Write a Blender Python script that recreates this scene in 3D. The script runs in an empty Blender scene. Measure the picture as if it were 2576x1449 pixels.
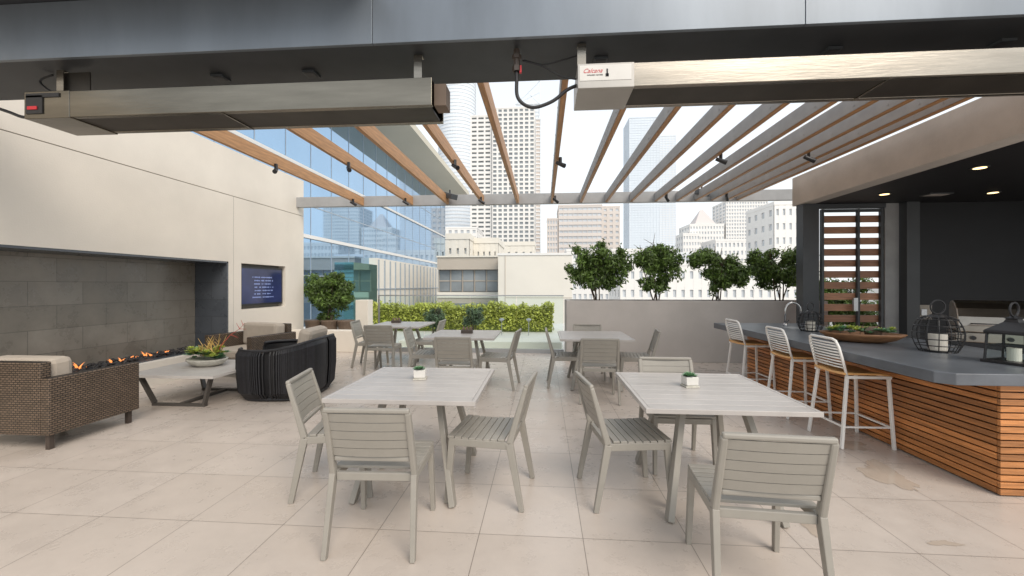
import bpy, math, random
from mathutils import Vector, Matrix
R = math.radians
rnd = random.Random(7)
C = bpy.context.scene.collection
# ---------------------------------------------------------------- camera geometry
A = R(4.3); F = 1042.0; CX = 1288.0; HY = 718.0; H = 1.5
sA, cA = math.sin(A), math.cos(A)
def ray(px):
    u = (px-CX)/F
    return (cA*u - sA, sA*u + cA)
def fl(px, py, z=0.0):
    d = F*(H-z)/(py-HY); r = ray(px); return (r[0]*d, r[1]*d, z)
def onY(px, py, Y):
    r = ray(px); d = Y/r[1]; return (r[0]*d, Y, H-(py-HY)*d/F)
def onX(px, py, X):
    r = ray(px); d = X/r[0]; return (X, r[1]*d, H-(py-HY)*d/F)
# ---------------------------------------------------------------- mesh builder
class MB:
    def __init__(s): s.v = []; s.f = []
    def add(s, vs, fs):
        n = len(s.v); s.v += [tuple(p) for p in vs]; s.f += [tuple(i+n for i in f) for f in fs]; return s
    def box(s, x0, x1, y0, y1, z0, z1):
        if x0 > x1: x0, x1 = x1, x0
        if y0 > y1: y0, y1 = y1, y0
        if z0 > z1: z0, z1 = z1, z0
        return s.add([(x0,y0,z0),(x1,y0,z0),(x1,y1,z0),(x0,y1,z0),(x0,y0,z1),(x1,y0,z1),(x1,y1,z1),(x0,y1,z1)],
              [(0,3,2,1),(4,5,6,7),(0,1,5,4),(1,2,6,5),(2,3,7,6),(3,0,4,7)])
    def bar(s, p0, p1, w, h, up=(0,0,1), w1=None, h1=None):
        p0 = Vector(p0); p1 = Vector(p1); t = (p1-p0).normalized(); u = Vector(up)
        a = t.cross(u)
        if a.length < 1e-4: a = t.cross(Vector((0,1,0)))
        a.normalize(); b = a.cross(t).normalized()
        w1 = w if w1 is None else w1; h1 = h if h1 is None else h1
        vs = []
        for p, ww, hh in ((p0,w,h),(p1,w1,h1)):
            for sx, sy in ((-1,-1),(1,-1),(1,1),(-1,1)): vs.append(p + a*sx*ww/2 + b*sy*hh/2)
        return s.add(vs, [(0,1,2,3),(7,6,5,4),(0,4,5,1),(1,5,6,2),(2,6,7,3),(3,7,4,0)])
    def tube(s, pts, r, n=8, closed=False):
        P = [Vector(p) for p in pts]; m = len(P); rs = r if isinstance(r, (list,tuple)) else [r]*m
        base = len(s.v); a = None
        for i, p in enumerate(P):
            q0 = P[(i-1) % m] if (closed or i > 0) else P[i]; q1 = P[(i+1) % m] if (closed or i < m-1) else P[i]
            t = (q1-q0).normalized()
            if a is None:
                a = t.cross(Vector((0,0,1)))
                if a.length < 1e-3: a = t.cross(Vector((0,1,0)))
            a = (a - t*a.dot(t)).normalized(); b = t.cross(a)
            for k in range(n):
                an = 2*math.pi*k/n; s.v.append(tuple(p + a*math.cos(an)*rs[i] + b*math.sin(an)*rs[i]))
        for i in range(m if closed else m-1):
            j = (i+1) % m
            for k in range(n):
                l = (k+1) % n; s.f.append((base+i*n+k, base+i*n+l, base+j*n+l, base+j*n+k))
        if not closed:
            s.f.append(tuple(base+k for k in range(n))[::-1]); s.f.append(tuple(base+(m-1)*n+k for k in range(n)))
        return s
    def lathe(s, prof, n=24, c=(0,0,0), sx=1, sy=1, ph=0):
        base = len(s.v); m = len(prof)
        for r, z in prof:
            for k in range(n):
                an = 2*math.pi*k/n+ph; s.v.append((c[0]+r*math.cos(an)*sx, c[1]+r*math.sin(an)*sy, c[2]+z))
        for i in range(m-1):
            for k in range(n):
                l = (k+1) % n; s.f.append((base+i*n+k, base+i*n+l, base+(i+1)*n+l, base+(i+1)*n+k))
        s.f.append(tuple(base+k for k in range(n))[::-1]); s.f.append(tuple(base+(m-1)*n+k for k in range(n)))
        return s
    def prism(s, poly, z0, z1):
        n = len(poly); b = [(x,y,z0) for x,y in poly]; t = [(x,y,z1) for x,y in poly]
        return s.add(b+t, [tuple(range(n))[::-1], tuple(range(n,2*n))] + [(i,(i+1)%n,(i+1)%n+n,i+n) for i in range(n)])
    def build(s, name, mat, parent=None, world=False, bevel=0, smooth=False, subd=0):
        if parent is None:
            xs = [p[0] for p in s.v]; ys = [p[1] for p in s.v]; zs = [p[2] for p in s.v]
            o0 = Vector(((min(xs)+max(xs))/2, (min(ys)+max(ys))/2, min(zs)))
        elif world:
            o0 = Vector(parent.location) if parent.parent is None else Vector(parent.parent.location)+Vector(parent.location)
        else: o0 = Vector((0,0,0))
        me = bpy.data.meshes.new(name)
        me.from_pydata([(p[0]-o0.x, p[1]-o0.y, p[2]-o0.z) for p in s.v], [], s.f); me.update()
        if smooth:
            me.polygons.foreach_set('use_smooth', [True]*len(me.polygons))
        me.materials.append(mat)
        o = bpy.data.objects.new(name, me); C.objects.link(o)
        if parent is None: o.location = o0
        else: o.parent = parent
        if subd:
            m = o.modifiers.new('s', 'SUBSURF'); m.levels = m.render_levels = subd
        if bevel:
            m = o.modifiers.new('b', 'BEVEL'); m.width = bevel; m.segments = 2; m.limit_method = 'ANGLE'; m.angle_limit = R(40)
        return o
def tag(o, label=None, cat=None, group=None, kind=None):
    if label: o['label'] = label
    if cat: o['category'] = cat
    if group: o['group'] = group
    if kind: o['kind'] = kind
    return o
def thing(name, label, cat, loc=(0,0,0), rz=0, group=None):
    o = bpy.data.objects.new(name, None); C.objects.link(o); o.location = loc; o.rotation_euler = (0,0,rz); o.empty_display_size = .1
    return tag(o, label, cat, group)
def dup(root, loc, rz, label, group=None):
    r = root.copy(); C.objects.link(r); r.location = loc; r.rotation_euler = (0,0,rz); r['label'] = label
    if group: r['group'] = group
    for ch in list(root.children):
        c = ch.copy(); C.objects.link(c); c.parent = r
        for g in ch.children:
            d = g.copy(); C.objects.link(d); d.parent = c
    return r
# ---------------------------------------------------------------- materials
def M(name, col, rough=.5, metal=0, var=.08, scale=3, bump=0, bscale=40, island=0, stretch=None, spec=None, trans=0):
    m = bpy.data.materials.new(name); m.use_nodes = True; n = m.node_tree.nodes; l = m.node_tree.links
    b = n['Principled BSDF']; b.inputs['Roughness'].default_value = rough; b.inputs['Metallic'].default_value = metal
    if spec is not None: b.inputs['Specular IOR Level'].default_value = spec
    tc = n.new('ShaderNodeTexCoord'); mp = n.new('ShaderNodeMapping'); l.new(tc.outputs['Object'], mp.inputs[0])
    if stretch: mp.inputs['Scale'].default_value = stretch
    nz = n.new('ShaderNodeTexNoise'); nz.inputs['Scale'].default_value = scale; nz.inputs['Detail'].default_value = 6; nz.inputs['Roughness'].default_value = .6
    l.new(mp.outputs[0], nz.inputs['Vector'])
    rp = n.new('ShaderNodeValToRGB'); rp.color_ramp.elements[0].position = .3; rp.color_ramp.elements[1].position = .7
    rp.color_ramp.elements[0].color = (*[max(0,c*(1-var)) for c in col], 1); rp.color_ramp.elements[1].color = (*[min(1,c*(1+var)) for c in col], 1)
    l.new(nz.outputs['Fac'], rp.inputs[0]); out = rp.outputs[0]
    if island:
        g = n.new('ShaderNodeNewGeometry'); mr = n.new('ShaderNodeMapRange'); mr.inputs[3].default_value = 1-island; mr.inputs[4].default_value = 1+island
        l.new(g.outputs['Random Per Island'], mr.inputs[0])
        mx = n.new('ShaderNodeVectorMath'); mx.operation = 'SCALE'; l.new(out, mx.inputs[0]); l.new(mr.outputs[0], mx.inputs['Scale']); out = mx.outputs[0]
    l.new(out, b.inputs['Base Color'])
    if trans:
        tr = n.new('ShaderNodeBsdfTranslucent'); l.new(out, tr.inputs[0]); ms = n.new('ShaderNodeMixShader'); ms.inputs[0].default_value = trans
        l.new(b.outputs[0], ms.inputs[1]); l.new(tr.outputs[0], ms.inputs[2]); l.new(ms.outputs[0], n['Material Output'].inputs[0])
    if bump:
        n2 = n.new('ShaderNodeTexNoise'); n2.inputs['Scale'].default_value = bscale; n2.inputs['Detail'].default_value = 4; l.new(mp.outputs[0], n2.inputs['Vector'])
        bp = n.new('ShaderNodeBump'); bp.inputs['Strength'].default_value = bump; bp.inputs['Distance'].default_value = .01
        l.new(n2.outputs['Fac'], bp.inputs['Height']); l.new(bp.outputs[0], b.inputs['Normal'])
    return m
def brickmat(name, c1, c2, mortar, bw, bh, msize, axes, rough=.5, offset=0, bump=.3, var=.25, nscale=1.2, squash=1, origin=(0,0)):
    m = bpy.data.materials.new(name); m.use_nodes = True; n = m.node_tree.nodes; l = m.node_tree.links
    b = n['Principled BSDF']; b.inputs['Roughness'].default_value = rough
    tc = n.new('ShaderNodeTexCoord'); sp = n.new('ShaderNodeSeparateXYZ'); l.new(tc.outputs['Object'], sp.inputs[0]); cb = n.new('ShaderNodeCombineXYZ')
    def ax(a):
        if a == 'xy':
            ad = n.new('ShaderNodeMath'); l.new(sp.outputs[0], ad.inputs[0]); l.new(sp.outputs[1], ad.inputs[1]); return ad.outputs[0]
        return sp.outputs['xyz'.index(a)]
    for i in (0,1):
        ad = n.new('ShaderNodeMath'); l.new(ax(axes[i]), ad.inputs[0]); ad.inputs[1].default_value = origin[i]; l.new(ad.outputs[0], cb.inputs[i])
    br = n.new('ShaderNodeTexBrick'); l.new(cb.outputs[0], br.inputs['Vector']); br.offset = offset; br.squash = squash
    br.inputs['Color1'].default_value = (*c1,1); br.inputs['Color2'].default_value = (*c2,1); br.inputs['Mortar'].default_value = (*mortar,1)
    br.inputs['Scale'].default_value = 1; br.inputs['Brick Width'].default_value = bw; br.inputs['Row Height'].default_value = bh
    br.inputs['Mortar Size'].default_value = msize; br.inputs['Mortar Smooth'].default_value = .1
    def noise(s_, d_, rgh):
        z = n.new('ShaderNodeTexNoise'); z.inputs['Scale'].default_value = s_; z.inputs['Detail'].default_value = d_; z.inputs['Roughness'].default_value = rgh; l.new(tc.outputs['Object'], z.inputs['Vector']); return z
    nz = noise(nscale, 7, .62); nb = noise(nscale*4.3, 8, .7)
    ad = n.new('ShaderNodeMath'); ad.operation = 'MULTIPLY_ADD'; l.new(nb.outputs['Fac'], ad.inputs[0]); ad.inputs[1].default_value = .4; 
    a2 = n.new('ShaderNodeMath'); a2.operation = 'MULTIPLY'; l.new(nz.outputs['Fac'], a2.inputs[0]); a2.inputs[1].default_value = .6; l.new(a2.outputs[0], ad.inputs[2])
    mr = n.new('ShaderNodeMapRange'); mr.inputs[1].default_value = .3; mr.inputs[2].default_value = .7; mr.inputs[3].default_value = 1-var; mr.inputs[4].default_value = 1+var*.6
    l.new(ad.outputs[0], mr.inputs[0])
    mx = n.new('ShaderNodeVectorMath'); mx.operation = 'SCALE'; l.new(br.outputs['Color'], mx.inputs[0]); l.new(mr.outputs[0], mx.inputs['Scale'])
    l.new(mx.outputs[0], b.inputs['Base Color'])
    r2 = n.new('ShaderNodeMapRange'); r2.inputs[1].default_value = .3; r2.inputs[2].default_value = .7; r2.inputs[3].default_value = rough*.7; r2.inputs[4].default_value = min(1,rough*1.35)
    l.new(nb.outputs['Fac'], r2.inputs[0]); l.new(r2.outputs[0], b.inputs['Roughness'])
    bp = n.new('ShaderNodeBump'); bp.inputs['Strength'].default_value = bump; bp.inputs['Distance'].default_value = .01; bp.invert = True
    l.new(br.outputs['Fac'], bp.inputs['Height']); l.new(bp.outputs[0], b.inputs['Normal'])
    return m
def emis(name, col, st):
    m = bpy.data.materials.new(name); m.use_nodes = True; b = m.node_tree.nodes['Principled BSDF']
    b.inputs['Base Color'].default_value = (*col,1); b.inputs['Emission Color'].default_value = (*col,1); b.inputs['Emission Strength'].default_value = st
    return m
def clearglass(name, tint=(.93,.97,.96), gl=.12):
    m = bpy.data.materials.new(name); m.use_nodes = True; n = m.node_tree.nodes; l = m.node_tree.links; n.clear()
    o = n.new('ShaderNodeOutputMaterial'); t = n.new('ShaderNodeBsdfTransparent'); t.inputs[0].default_value = (*tint,1)
    g = n.new('ShaderNodeBsdfGlossy'); g.inputs['Roughness'].default_value = .01; lw = n.new('ShaderNodeLayerWeight'); lw.inputs[0].default_value = gl
    mx = n.new('ShaderNodeMixShader'); l.new(lw.outputs['Fresnel'], mx.inputs[0]); l.new(t.outputs[0], mx.inputs[1]); l.new(g.outputs[0], mx.inputs[2]); l.new(mx.outputs[0], o.inputs[0])
    return m
m_floor = brickmat('porcelain_floor', (.535,.465,.405), (.575,.505,.445), (.25,.21,.18), .62, .62, .0026, ('x','y'), rough=.3, bump=.25, var=.17, nscale=1.0, origin=(.385,.0))
m_deck = M('far_deck', (.66,.64,.6), .6, var=.06)
m_wall = M('cream_stucco', (.75,.69,.605), .8, var=.06, scale=.9, bump=.15, bscale=60)
m_groove = M('groove', (.26,.24,.21), .9)
m_plwall = M('planter_concrete', (.44,.41,.385), .75, var=.10, scale=1.3, bump=.15, bscale=50)
m_tile = brickmat('fireplace_tile', (.23,.205,.17), (.29,.26,.22), (.15,.135,.115), .62, .31, .004, ('y','z'), rough=.3, offset=.5, bump=.3, var=.4, nscale=.8)
m_jamb = brickmat('jamb_tile', (.075,.085,.10), (.095,.105,.12), (.05,.055,.06), .62, .31, .004, ('x','z'), rough=.3, offset=.5, bump=.3, var=.3, nscale=1)
m_steel = M('painted_steel', (.17,.195,.225), .34, var=.2, scale=1.4, stretch=(1,1,.25), metal=.3)
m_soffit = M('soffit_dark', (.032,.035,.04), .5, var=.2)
m_stain = M('brushed_stainless', (.21,.19,.155), .25, metal=1, var=.3, scale=6, stretch=(.12,1,1), bump=.05, bscale=80)
m_stain2 = M('brushed_stainless_bright', (.33,.30,.255), .27, metal=1, var=.25, scale=6, stretch=(.12,1,1), bump=.05, bscale=80)
m_lid = M('grill_lid_steel', (.34,.31,.27), .3, metal=1, var=.2, scale=3)
m_under = M('heater_mesh', (.055,.048,.04), .5, metal=.5, var=.25, scale=3)
m_black = M('black_metal', (.015,.015,.017), .4, var=.2)
m_cable = M('black_rubber', (.02,.02,.022), .5)
m_wood = M('cedar_rafter', (.44,.235,.105), .55, var=.3, scale=5, stretch=(8,.6,8), bump=.2, bscale=20, island=.1)
m_rgrey = M('rafter_grey_paint', (.33,.33,.33), .5, var=.1, scale=4)
m_slat = M('ipe_slat', (.47,.19,.06), .40, var=.36, scale=6, stretch=(6,.7,9), bump=.15, bscale=25, island=.38)
m_slat2 = M('ipe_slat_end', (.43,.18,.06), .40, var=.36, scale=6, stretch=(.7,6,9), bump=.15, bscale=25, island=.38)
m_gate = M('gate_slat', (.44,.22,.13), .5, var=.25, scale=5, stretch=(.7,6,8), island=.22)
m_counter = M('slate_counter', (.11,.12,.135), .33, var=.3, scale=2.2, bump=.08, bscale=60)
m_fascia = M('hut_concrete', (.52,.48,.44), .8, var=.13, scale=1.6, bump=.25, bscale=40)
m_hut = M('hut_black', (.011,.012,.015), .55, var=.15)
m_post = M('post_steel', (.06,.066,.072), .45, var=.1)
m_chair = M('powdercoat_taupe', (.30,.28,.245), .42, var=.05, scale=8)
m_chair2 = M('powdercoat_slat', (.31,.29,.255), .45, var=.07, scale=8, island=.06)
m_table = M('table_plank', (.455,.425,.40), .32, var=.07, scale=5, island=.07)
m_stool = M('white_powdercoat', (.86,.84,.80), .35, var=.03)
m_stseat = M('stool_seat_reflection', (.85,.47,.18), .35, var=.08)  # white seat; orange reflection of the bar slats painted into its colour
m_wick = brickmat('brown_wicker', (.125,.09,.062), (.18,.128,.09), (.022,.016,.012), .042, .02, .0035, ('xy','z'), rough=.5, offset=.5, bump=1, var=.25, nscale=8)
m_wickd = M('wicker_frame', (.06,.045,.037), .45)
m_cush = M('cushion_fabric', (.44,.38,.315), .9, var=.06, scale=10, bump=.3, bscale=250)
m_rope = M('black_rope', (.014,.014,.017), .5, var=.3, scale=30, island=.4)
m_lt = M('lounge_table', (.52,.49,.46), .35, var=.05, island=.05)
m_lleg = M('lounge_leg', (.075,.067,.06), .4)
m_bowlw = M('stone_bowl', (.50,.48,.42), .7, var=.25, scale=14, bump=.5, bscale=40)
m_leaf = M('leaf_green', (.115,.185,.04), .40, var=.5, scale=3.5, island=.6, trans=.3)
m_leafy = M('leaf_yellow', (.42,.45,.09), .55, var=.35, scale=1.5, island=.45, trans=.2)
m_leafd = M('leaf_dark', (.085,.13,.065), .55, var=.4, scale=3, island=.5)
m_twig = M('twig_mass', (.2,.24,.06), .9, var=.4, scale=6)
m_succ = M('succulent', (.15,.29,.15), .5, var=.3, scale=20, island=.4)
m_succg = M('succulent_lime', (.42,.48,.10), .5, var=.3, scale=20, island=.3)
m_succy = M('succulent_yellow', (.55,.36,.12), .5, var=.3, scale=20, island=.3)
m_red = M('red_coral', (.5,.08,.06), .5)
m_bark = M('bark', (.09,.065,.045), .85, var=.3, scale=20)
m_pot = M('pot_brown', (.15,.105,.075), .6, var=.15)
m_soil = M('soil', (.05,.038,.028), .95, var=.4, scale=30)
m_white = M('white_ceramic', (.66,.64,.6), .3)
m_candle = M('wax', (.7,.66,.58), .5, var=.03)
m_bowl = M('wood_bowl', (.26,.13,.06), .45, var=.3, scale=8, stretch=(1,5,5))
m_gl = clearglass('clear_glass')
m_alu = M('aluminium', (.45,.46,.47), .3, metal=.8, var=.04)
m_chrome = M('chrome', (.5,.5,.5), .15, metal=1)
m_screen = M('tv_screen', (.03,.04,.12), .12, var=.3, scale=2)
m_text = emis('screen_text', (.22,.28,.55), .18)
m_lamp = emis('lamp_glow', (1,.72,.35), 3)
m_flame = emis('flame', (1,.33,.09), 1.1)
m_lava = M('lava_rock', (.035,.03,.03), .6, island=.4)
m_labelred = M('label_red', (.55,.03,.04), .5)
m_labelw = M('label_white', (.42,.40,.37), .35, metal=.5)
m_wet = M('wet_tile', (.46,.385,.315), .12, var=.1, scale=3)
m_ground = M('city_ground', (.3,.3,.29), .9, var=.2, scale=.02)
def glassmir(name, col, rough=.03, metal=.9, bump=.02):
    return M(name, col, rough, metal=metal, var=.06, scale=.25, bump=bump, bscale=.35)
m_mir = glassmir('curtain_glass', (.36,.52,.70), bump=.012)
m_teal = glassmir('teal_glass', (.20,.40,.38), .05)
m_mull = M('mullion', (.4,.46,.52), .4, metal=.4)
m_cream = M('cream_panel', (.76,.72,.64), .8, var=.05, scale=.3)
m_beige = M('beige_panel', (.48,.425,.36), .8, var=.05, scale=.3)
m_soff2 = M('eave_soffit', (.60,.56,.46), .7, var=.04, scale=.2)
m_win = M('window_dark', (.25,.275,.29), .12, var=.3, scale=.3)
m_winp = M('window_haze', (.58,.61,.64), .2, var=.2, scale=.02)  # distant windows, paled to carry the air haze in their colour
m_tw = M('tower_white', (.80,.78,.75), .8, var=.03, scale=.05)
m_tp = M('tower_pale_haze', (.76,.78,.80), .8, var=.03, scale=.02)  # atmospheric haze painted in as a paler base colour
m_tb = M('tower_haze', (.70,.755,.81), .6, var=.04, scale=.02)  # blue-grey air haze put into the surface colour
m_tt = M('tower_tan_haze', (.66,.60,.555), .8, var=.04, scale=.05)  # tan facade, lightened in colour to stand in for haze
m_roofp = M('roof_haze', (.62,.57,.55), .8)  # roof grey with distance haze mixed into the colour
# ---------------------------------------------------------------- world, sun, camera
w = bpy.data.worlds.new('World'); bpy.context.scene.world = w; w.use_nodes = True
n = w.node_tree.nodes; l = w.node_tree.links; bg = n['Background']
S = Vector((.42,-.60,.68)).normalized()
sk = n.new('ShaderNodeTexSky'); sk.sky_type = 'NISHITA'; sk.sun_disc = False; sk.sun_elevation = math.asin(S.z); sk.sun_rotation = math.atan2(S.x, S.y); sk.air_density = 1.2; sk.dust_density = 1.5
tc = n.new('ShaderNodeTexCoord'); sp = n.new('ShaderNodeSeparateXYZ'); l.new(tc.outputs['Generated'], sp.inputs[0])
mr = n.new('ShaderNodeMapRange'); mr.inputs[1].default_value = 0; mr.inputs[2].default_value = .8; mr.inputs[3].default_value = .92; mr.inputs[4].default_value = .66; l.new(sp.outputs[2], mr.inputs[0])
mx = n.new('ShaderNodeMix'); mx.data_type = 'RGBA'; l.new(mr.outputs[0], mx.inputs[0]); l.new(sk.outputs[0], mx.inputs[6]); mx.inputs[7].default_value = (7.9,8.2,8.4,1)
l.new(mx.outputs[2], bg.inputs[0]); bg.inputs[1].default_value = .15
sd = bpy.data.lights.new('sun', 'SUN'); sd.energy = 2.5; sd.angle = R(36); sd.color = (1,.91,.80)
so = bpy.data.objects.new('sun', sd); C.objects.link(so); so.rotation_euler = (-S).to_track_quat('-Z','Y').to_euler(); so.location = (5,-5,20)
cd = bpy.data.cameras.new('camera'); cam = bpy.data.objects.new('camera', cd); C.objects.link(cam)
cam.location = (0,0,H); cam.rotation_euler = (R(90),0,A); cd.sensor_width = 36; cd.lens = F/2576*36; cd.shift_y = -6.5/2576; cd.clip_start = .05; cd.clip_end = 6000
bpy.context.scene.camera = cam
vs = bpy.context.scene.view_settings; vs.view_transform = 'Standard'; vs.look = 'None'; vs.exposure = 0
# ---------------------------------------------------------------- setting
o = MB().box(-6.7,13,-4,9.28,-.3,0).build('floor', m_floor); o.data.transform(Matrix.Translation((o.location.x,o.location.y,o.location.z))); o.location = (0,0,0); tag(o, kind='structure')
tag(MB().box(-9,13,9.28,17,-.4,-.06).build('roof_deck', m_deck), kind='structure')
tag(MB().add([(-4000,-2000,-40),(4000,-2000,-40),(4000,5000,-40),(-4000,5000,-40)], [(0,1,2,3)]).build('ground', m_ground), kind='structure')
XW = -5.77
def X_(px,py): return onX(px,py,XW)
jy = X_(575,658)[1]; ft = X_(575,658)[2]; hz = .36
ty0 = X_(607,660)[1]; ty1 = X_(718,668)[1]; tz1 = X_(607,662)[2]; tz0 = X_(607,779)[2]
WY = 9.6; Y0 = 2.3; WT = 4.02
t = thing('feature_wall', 'cream stucco wall along the left side holding the long fireplace and the screen', 'wall', (XW,5,0))
b = MB()
b.box(-6.7,XW,-2,Y0,0,3.16); b.box(-6.7,XW,Y0,jy,0,hz); b.box(-6.7,XW,Y0,jy,ft,3.16)
b.box(-6.7,XW,jy,ty0,0,3.16); b.box(-6.7,XW,ty0,ty1,0,tz0); b.box(-6.7,XW,ty0,ty1,tz1,3.16); b.box(-6.7,XW,ty1,WY,0,3.16)
b.box(-6.7,XW,-2,WY,3.172,WT)
b.build('wall_face', m_wall, t, True)
MB().box(-6.69,XW-.02,-1.99,WY-.01,3.16,3.172).box(XW-.001,XW+.001,jy+.12,jy+.124,0,3.16).build('groove', m_groove, t, True)
MB().box(-6.7,-6.4,Y0,jy,hz,ft).build('fireplace_back', m_tile, t, True)
MB().box(-6.4,XW-.004,jy-.03,jy,hz,ft).box(-6.4,XW-.004,Y0,jy,ft-.03,ft).build('fireplace_jamb', m_jamb, t, True)
MB().box(-6.4,-5.9,Y0,jy-.03,hz,hz+.012).build('hearth', m_jamb, t, True)
MB().box(-6.69,XW-.16,ty0,ty1,tz0,tz1).build('niche', m_groove, t, True)
t = thing('television', 'wall screen showing dark blue rows of text right of the fireplace', 'television', (XW-.1,(ty0+ty1)/2,tz0))
MB().box(XW-.15,XW-.05,ty0+.03,ty1-.03,tz0+.06,tz1-.05).build('bezel', m_black, t, True, bevel=.004)
MB().box(XW-.05,XW-.046,ty0+.07,ty1-.07,tz0+.1,tz1-.09).build('screen', m_screen, t, True)
b = MB(); rr = random.Random(3)
for k in range(7):
    z = tz1-.26-k*.068; y = (ty0+ty1)/2-.34+rr.random()*.12; ye = (ty0+ty1)/2+.36-rr.random()*.14
    while y < ye:
        L = rr.uniform(.015,.03); hh = rr.choice((.008,.012,.014))
        if rr.random() > .18: b.box(XW-.046,XW-.0445,y,min(y+L,ye),z-hh,z+hh)
        y += L+.007
b.build('text_lines', m_text, t, True)
# fire
t = thing('gas_fire_burner', 'long gas burner of black lava rock with small orange flames in the hearth', 'fire', (-6.1,4.6,hz+.012))
b = MB()
for k in range(600):
    y = rr.uniform(2.5,6.9); x = rr.uniform(-6.28,-5.98); r = rr.uniform(.015,.03); b.lathe([(r*.4,-r*.4),(r,0),(r*.5,r*.7)], 5, (x,y,hz+.03+rr.uniform(0,.03)), ph=rr.random())
tag(b.build('lava_rock', m_lava, t, True), kind='stuff')
for k in range(44):
    y = rr.choice((4.55,4.8,5.0,5.5,5.75,6.0,6.25))+rr.gauss(0,.07); hh = rr.uniform(.02,.10)*rr.uniform(.5,1.2); x = -6.1+rr.uniform(-.07,.07)
    prof = [(.003,0),(.011,hh*.2),(.008,hh*.5),(.003,hh*.8),(.0008,hh)]
    f = MB(); f.lathe(prof, 7, (x,y,hz+.045))
    lean = rr.uniform(-.07,.07); f.v = [(p[0],p[1]+lean*((p[2]-hz-.045)/hh)**2,p[2]) for p in f.v]
    f.build('flame', m_flame, t, True, smooth=True)
# steel beam overhead
SZ = 3.2; SY0 = 2.83; SY1 = 3.47
t = thing('overhead_beam', 'deep grey steel roof beam crossing the whole top of the view', 'beam', (0,3.1,SZ))
b = MB()
for i,(x0,x1) in enumerate(((-6.7,-4.4),(-4.396,-1.2),(-1.196,1.7),(1.704,3.6),(3.604,12))): b.box(x0,x1,SY0,SY0+.03,SZ,3.62)
b.build('fascia_plate', m_steel, t, True, bevel=.002)
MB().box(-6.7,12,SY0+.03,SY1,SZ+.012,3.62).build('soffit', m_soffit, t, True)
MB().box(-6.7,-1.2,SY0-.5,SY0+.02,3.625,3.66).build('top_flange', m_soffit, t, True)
MB().box(-6.7,-1.0,SY0-.02,SY0+.02,3.66,3.74).build('upper_plate', m_steel, t, True)
for i,(px,py,lb) in enumerate(((555,197,'small square downlight above the left end of the left heater'),(783,187,'small square downlight above the middle of the left heater'),(1510,155,'small square downlight above the left end of the right heater'),(2090,130,'small square downlight above the middle of the right heater'),(2520,110,'small square downlight at the right end of the steel beam'))):
    x,y,z = fl(px,py,SZ)
    t = thing('downlight', lb, 'light', (x,y,SZ), 0, 'downlights in the steel beam')
    MB().box(-.05,.05,-.05,.05,-.006,.014).build('trim', m_post, t); MB().box(-.038,.038,-.038,.038,-.009,-.006).build('lens', m_black, t)
# heaters
def heater(x0,x1,y0,y1,z0,z1,label,flip):
    t = thing('patio_heater', label, 'heater', ((x0+x1)/2,(y0+y1)/2,z0), 0, 'long ceiling heaters')
    ms = m_stain if flip else m_stain2
    b = MB(); th=.012
    b.box(x0,x1,y0,y0+th,z0,z1); b.box(x0,x1,y1-th,y1,z0,z1); b.box(x0,x1,y0+th,y1-th,z1-th,z1)
    b.box(x0,x1,y0+th,y0+.045,z0,z0+th); b.box(x0,x1,y1-.045,y1-th,z0,z0+th)
    b.build('housing', ms, t, True, bevel=.003)
    MB().box(x0+.02,x1-.02,y0+.045,y1-.045,z0+.004,z0+.02).build('radiant_panel', m_under, t, True)
    xm = (x0+x1)/2
    MB().box(xm-.008,xm+.008,y0+.01,y1-.01,z0-.004,z0+.003).build('seam_strip', ms, t, True)
    e = .38; xe0,xe1 = x0-.003,x0+e
    MB().box(xe0,xe1,y0-.004,y1+.004,z0-.006,z1+.004).build('burner_box', ms if flip else m_labelw, t, True, bevel=.004)
    MB().box(x1,x1+.09,y0+.06,y0+.2,z0+.02,z1-.02).build('end_box', m_pot if flip else m_stain, t, True, bevel=.003)
    for xb in ((x0+.22,x1-.12) if flip else (x0+.03,)):
        MB().box(xb-.03,xb+.03,y0+.06,y0+.066,z1+.004,SZ).box(xb-.03,xb+.03,y0+.066,y0+.12,SZ-.006,SZ).build('bracket', m_stain2, t, True)
    return t
hl = heater(-4.02,-.80,2.93,3.29,2.80,3.0,'long stainless ceiling heater on the left with red label on its end',True)
MB().box(-3.86,-3.58,3.02,3.03,3.004,3.19).build('hanger_plate', m_under, hl, True)
MB().box(-4.0,-3.86,2.918,2.925,2.83,2.97).box(-4.0,-3.72,2.918,2.925,2.955,2.985).build('control_plate', m_black, hl, True)
MB().box(-3.98,-3.90,2.912,2.917,2.86,2.885).build('red_label', m_labelred, hl, True)
hr = heater(.24,4.3,2.88,3.24,2.86,3.02,'long stainless ceiling heater on the right with white lettered end box',False)
MB().box(.25,.60,2.8735,2.8755,2.905,3.01).build('label_plate', m_white, hr, True)
def text(body, size, loc, rot, mat, parent, shear=0, name='lettering'):
    cu = bpy.data.curves.new('txt','FONT'); cu.body = body; cu.size = size; cu.shear = shear; cu.extrude = .0006
    to = bpy.data.objects.new('txt', cu); C.objects.link(to); dg = bpy.context.evaluated_depsgraph_get(); dg.update()
    me = bpy.data.meshes.new_from_object(to.evaluated_get(dg)); bpy.data.objects.remove(to)
    me.materials.clear(); me.materials.append(mat); o = bpy.data.objects.new(name, me); C.objects.link(o); o.parent = parent
    o.location = Vector(loc)-Vector(parent.location); o.rotation_euler = rot; return o
text('Calcana', .042, (.27,2.8725,2.958), (R(90),0,0), m_labelred, hr, .5)
text('INFRARED HEATERS', .012, (.30,2.8725,2.938), (R(90),0,0), m_black, hr)
MB().box(.432,.442,2.871,2.8733,2.93,2.982).box(.426,.448,2.871,2.8733,2.93,2.95).build('flame_mark', m_black, hr, True)
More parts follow.
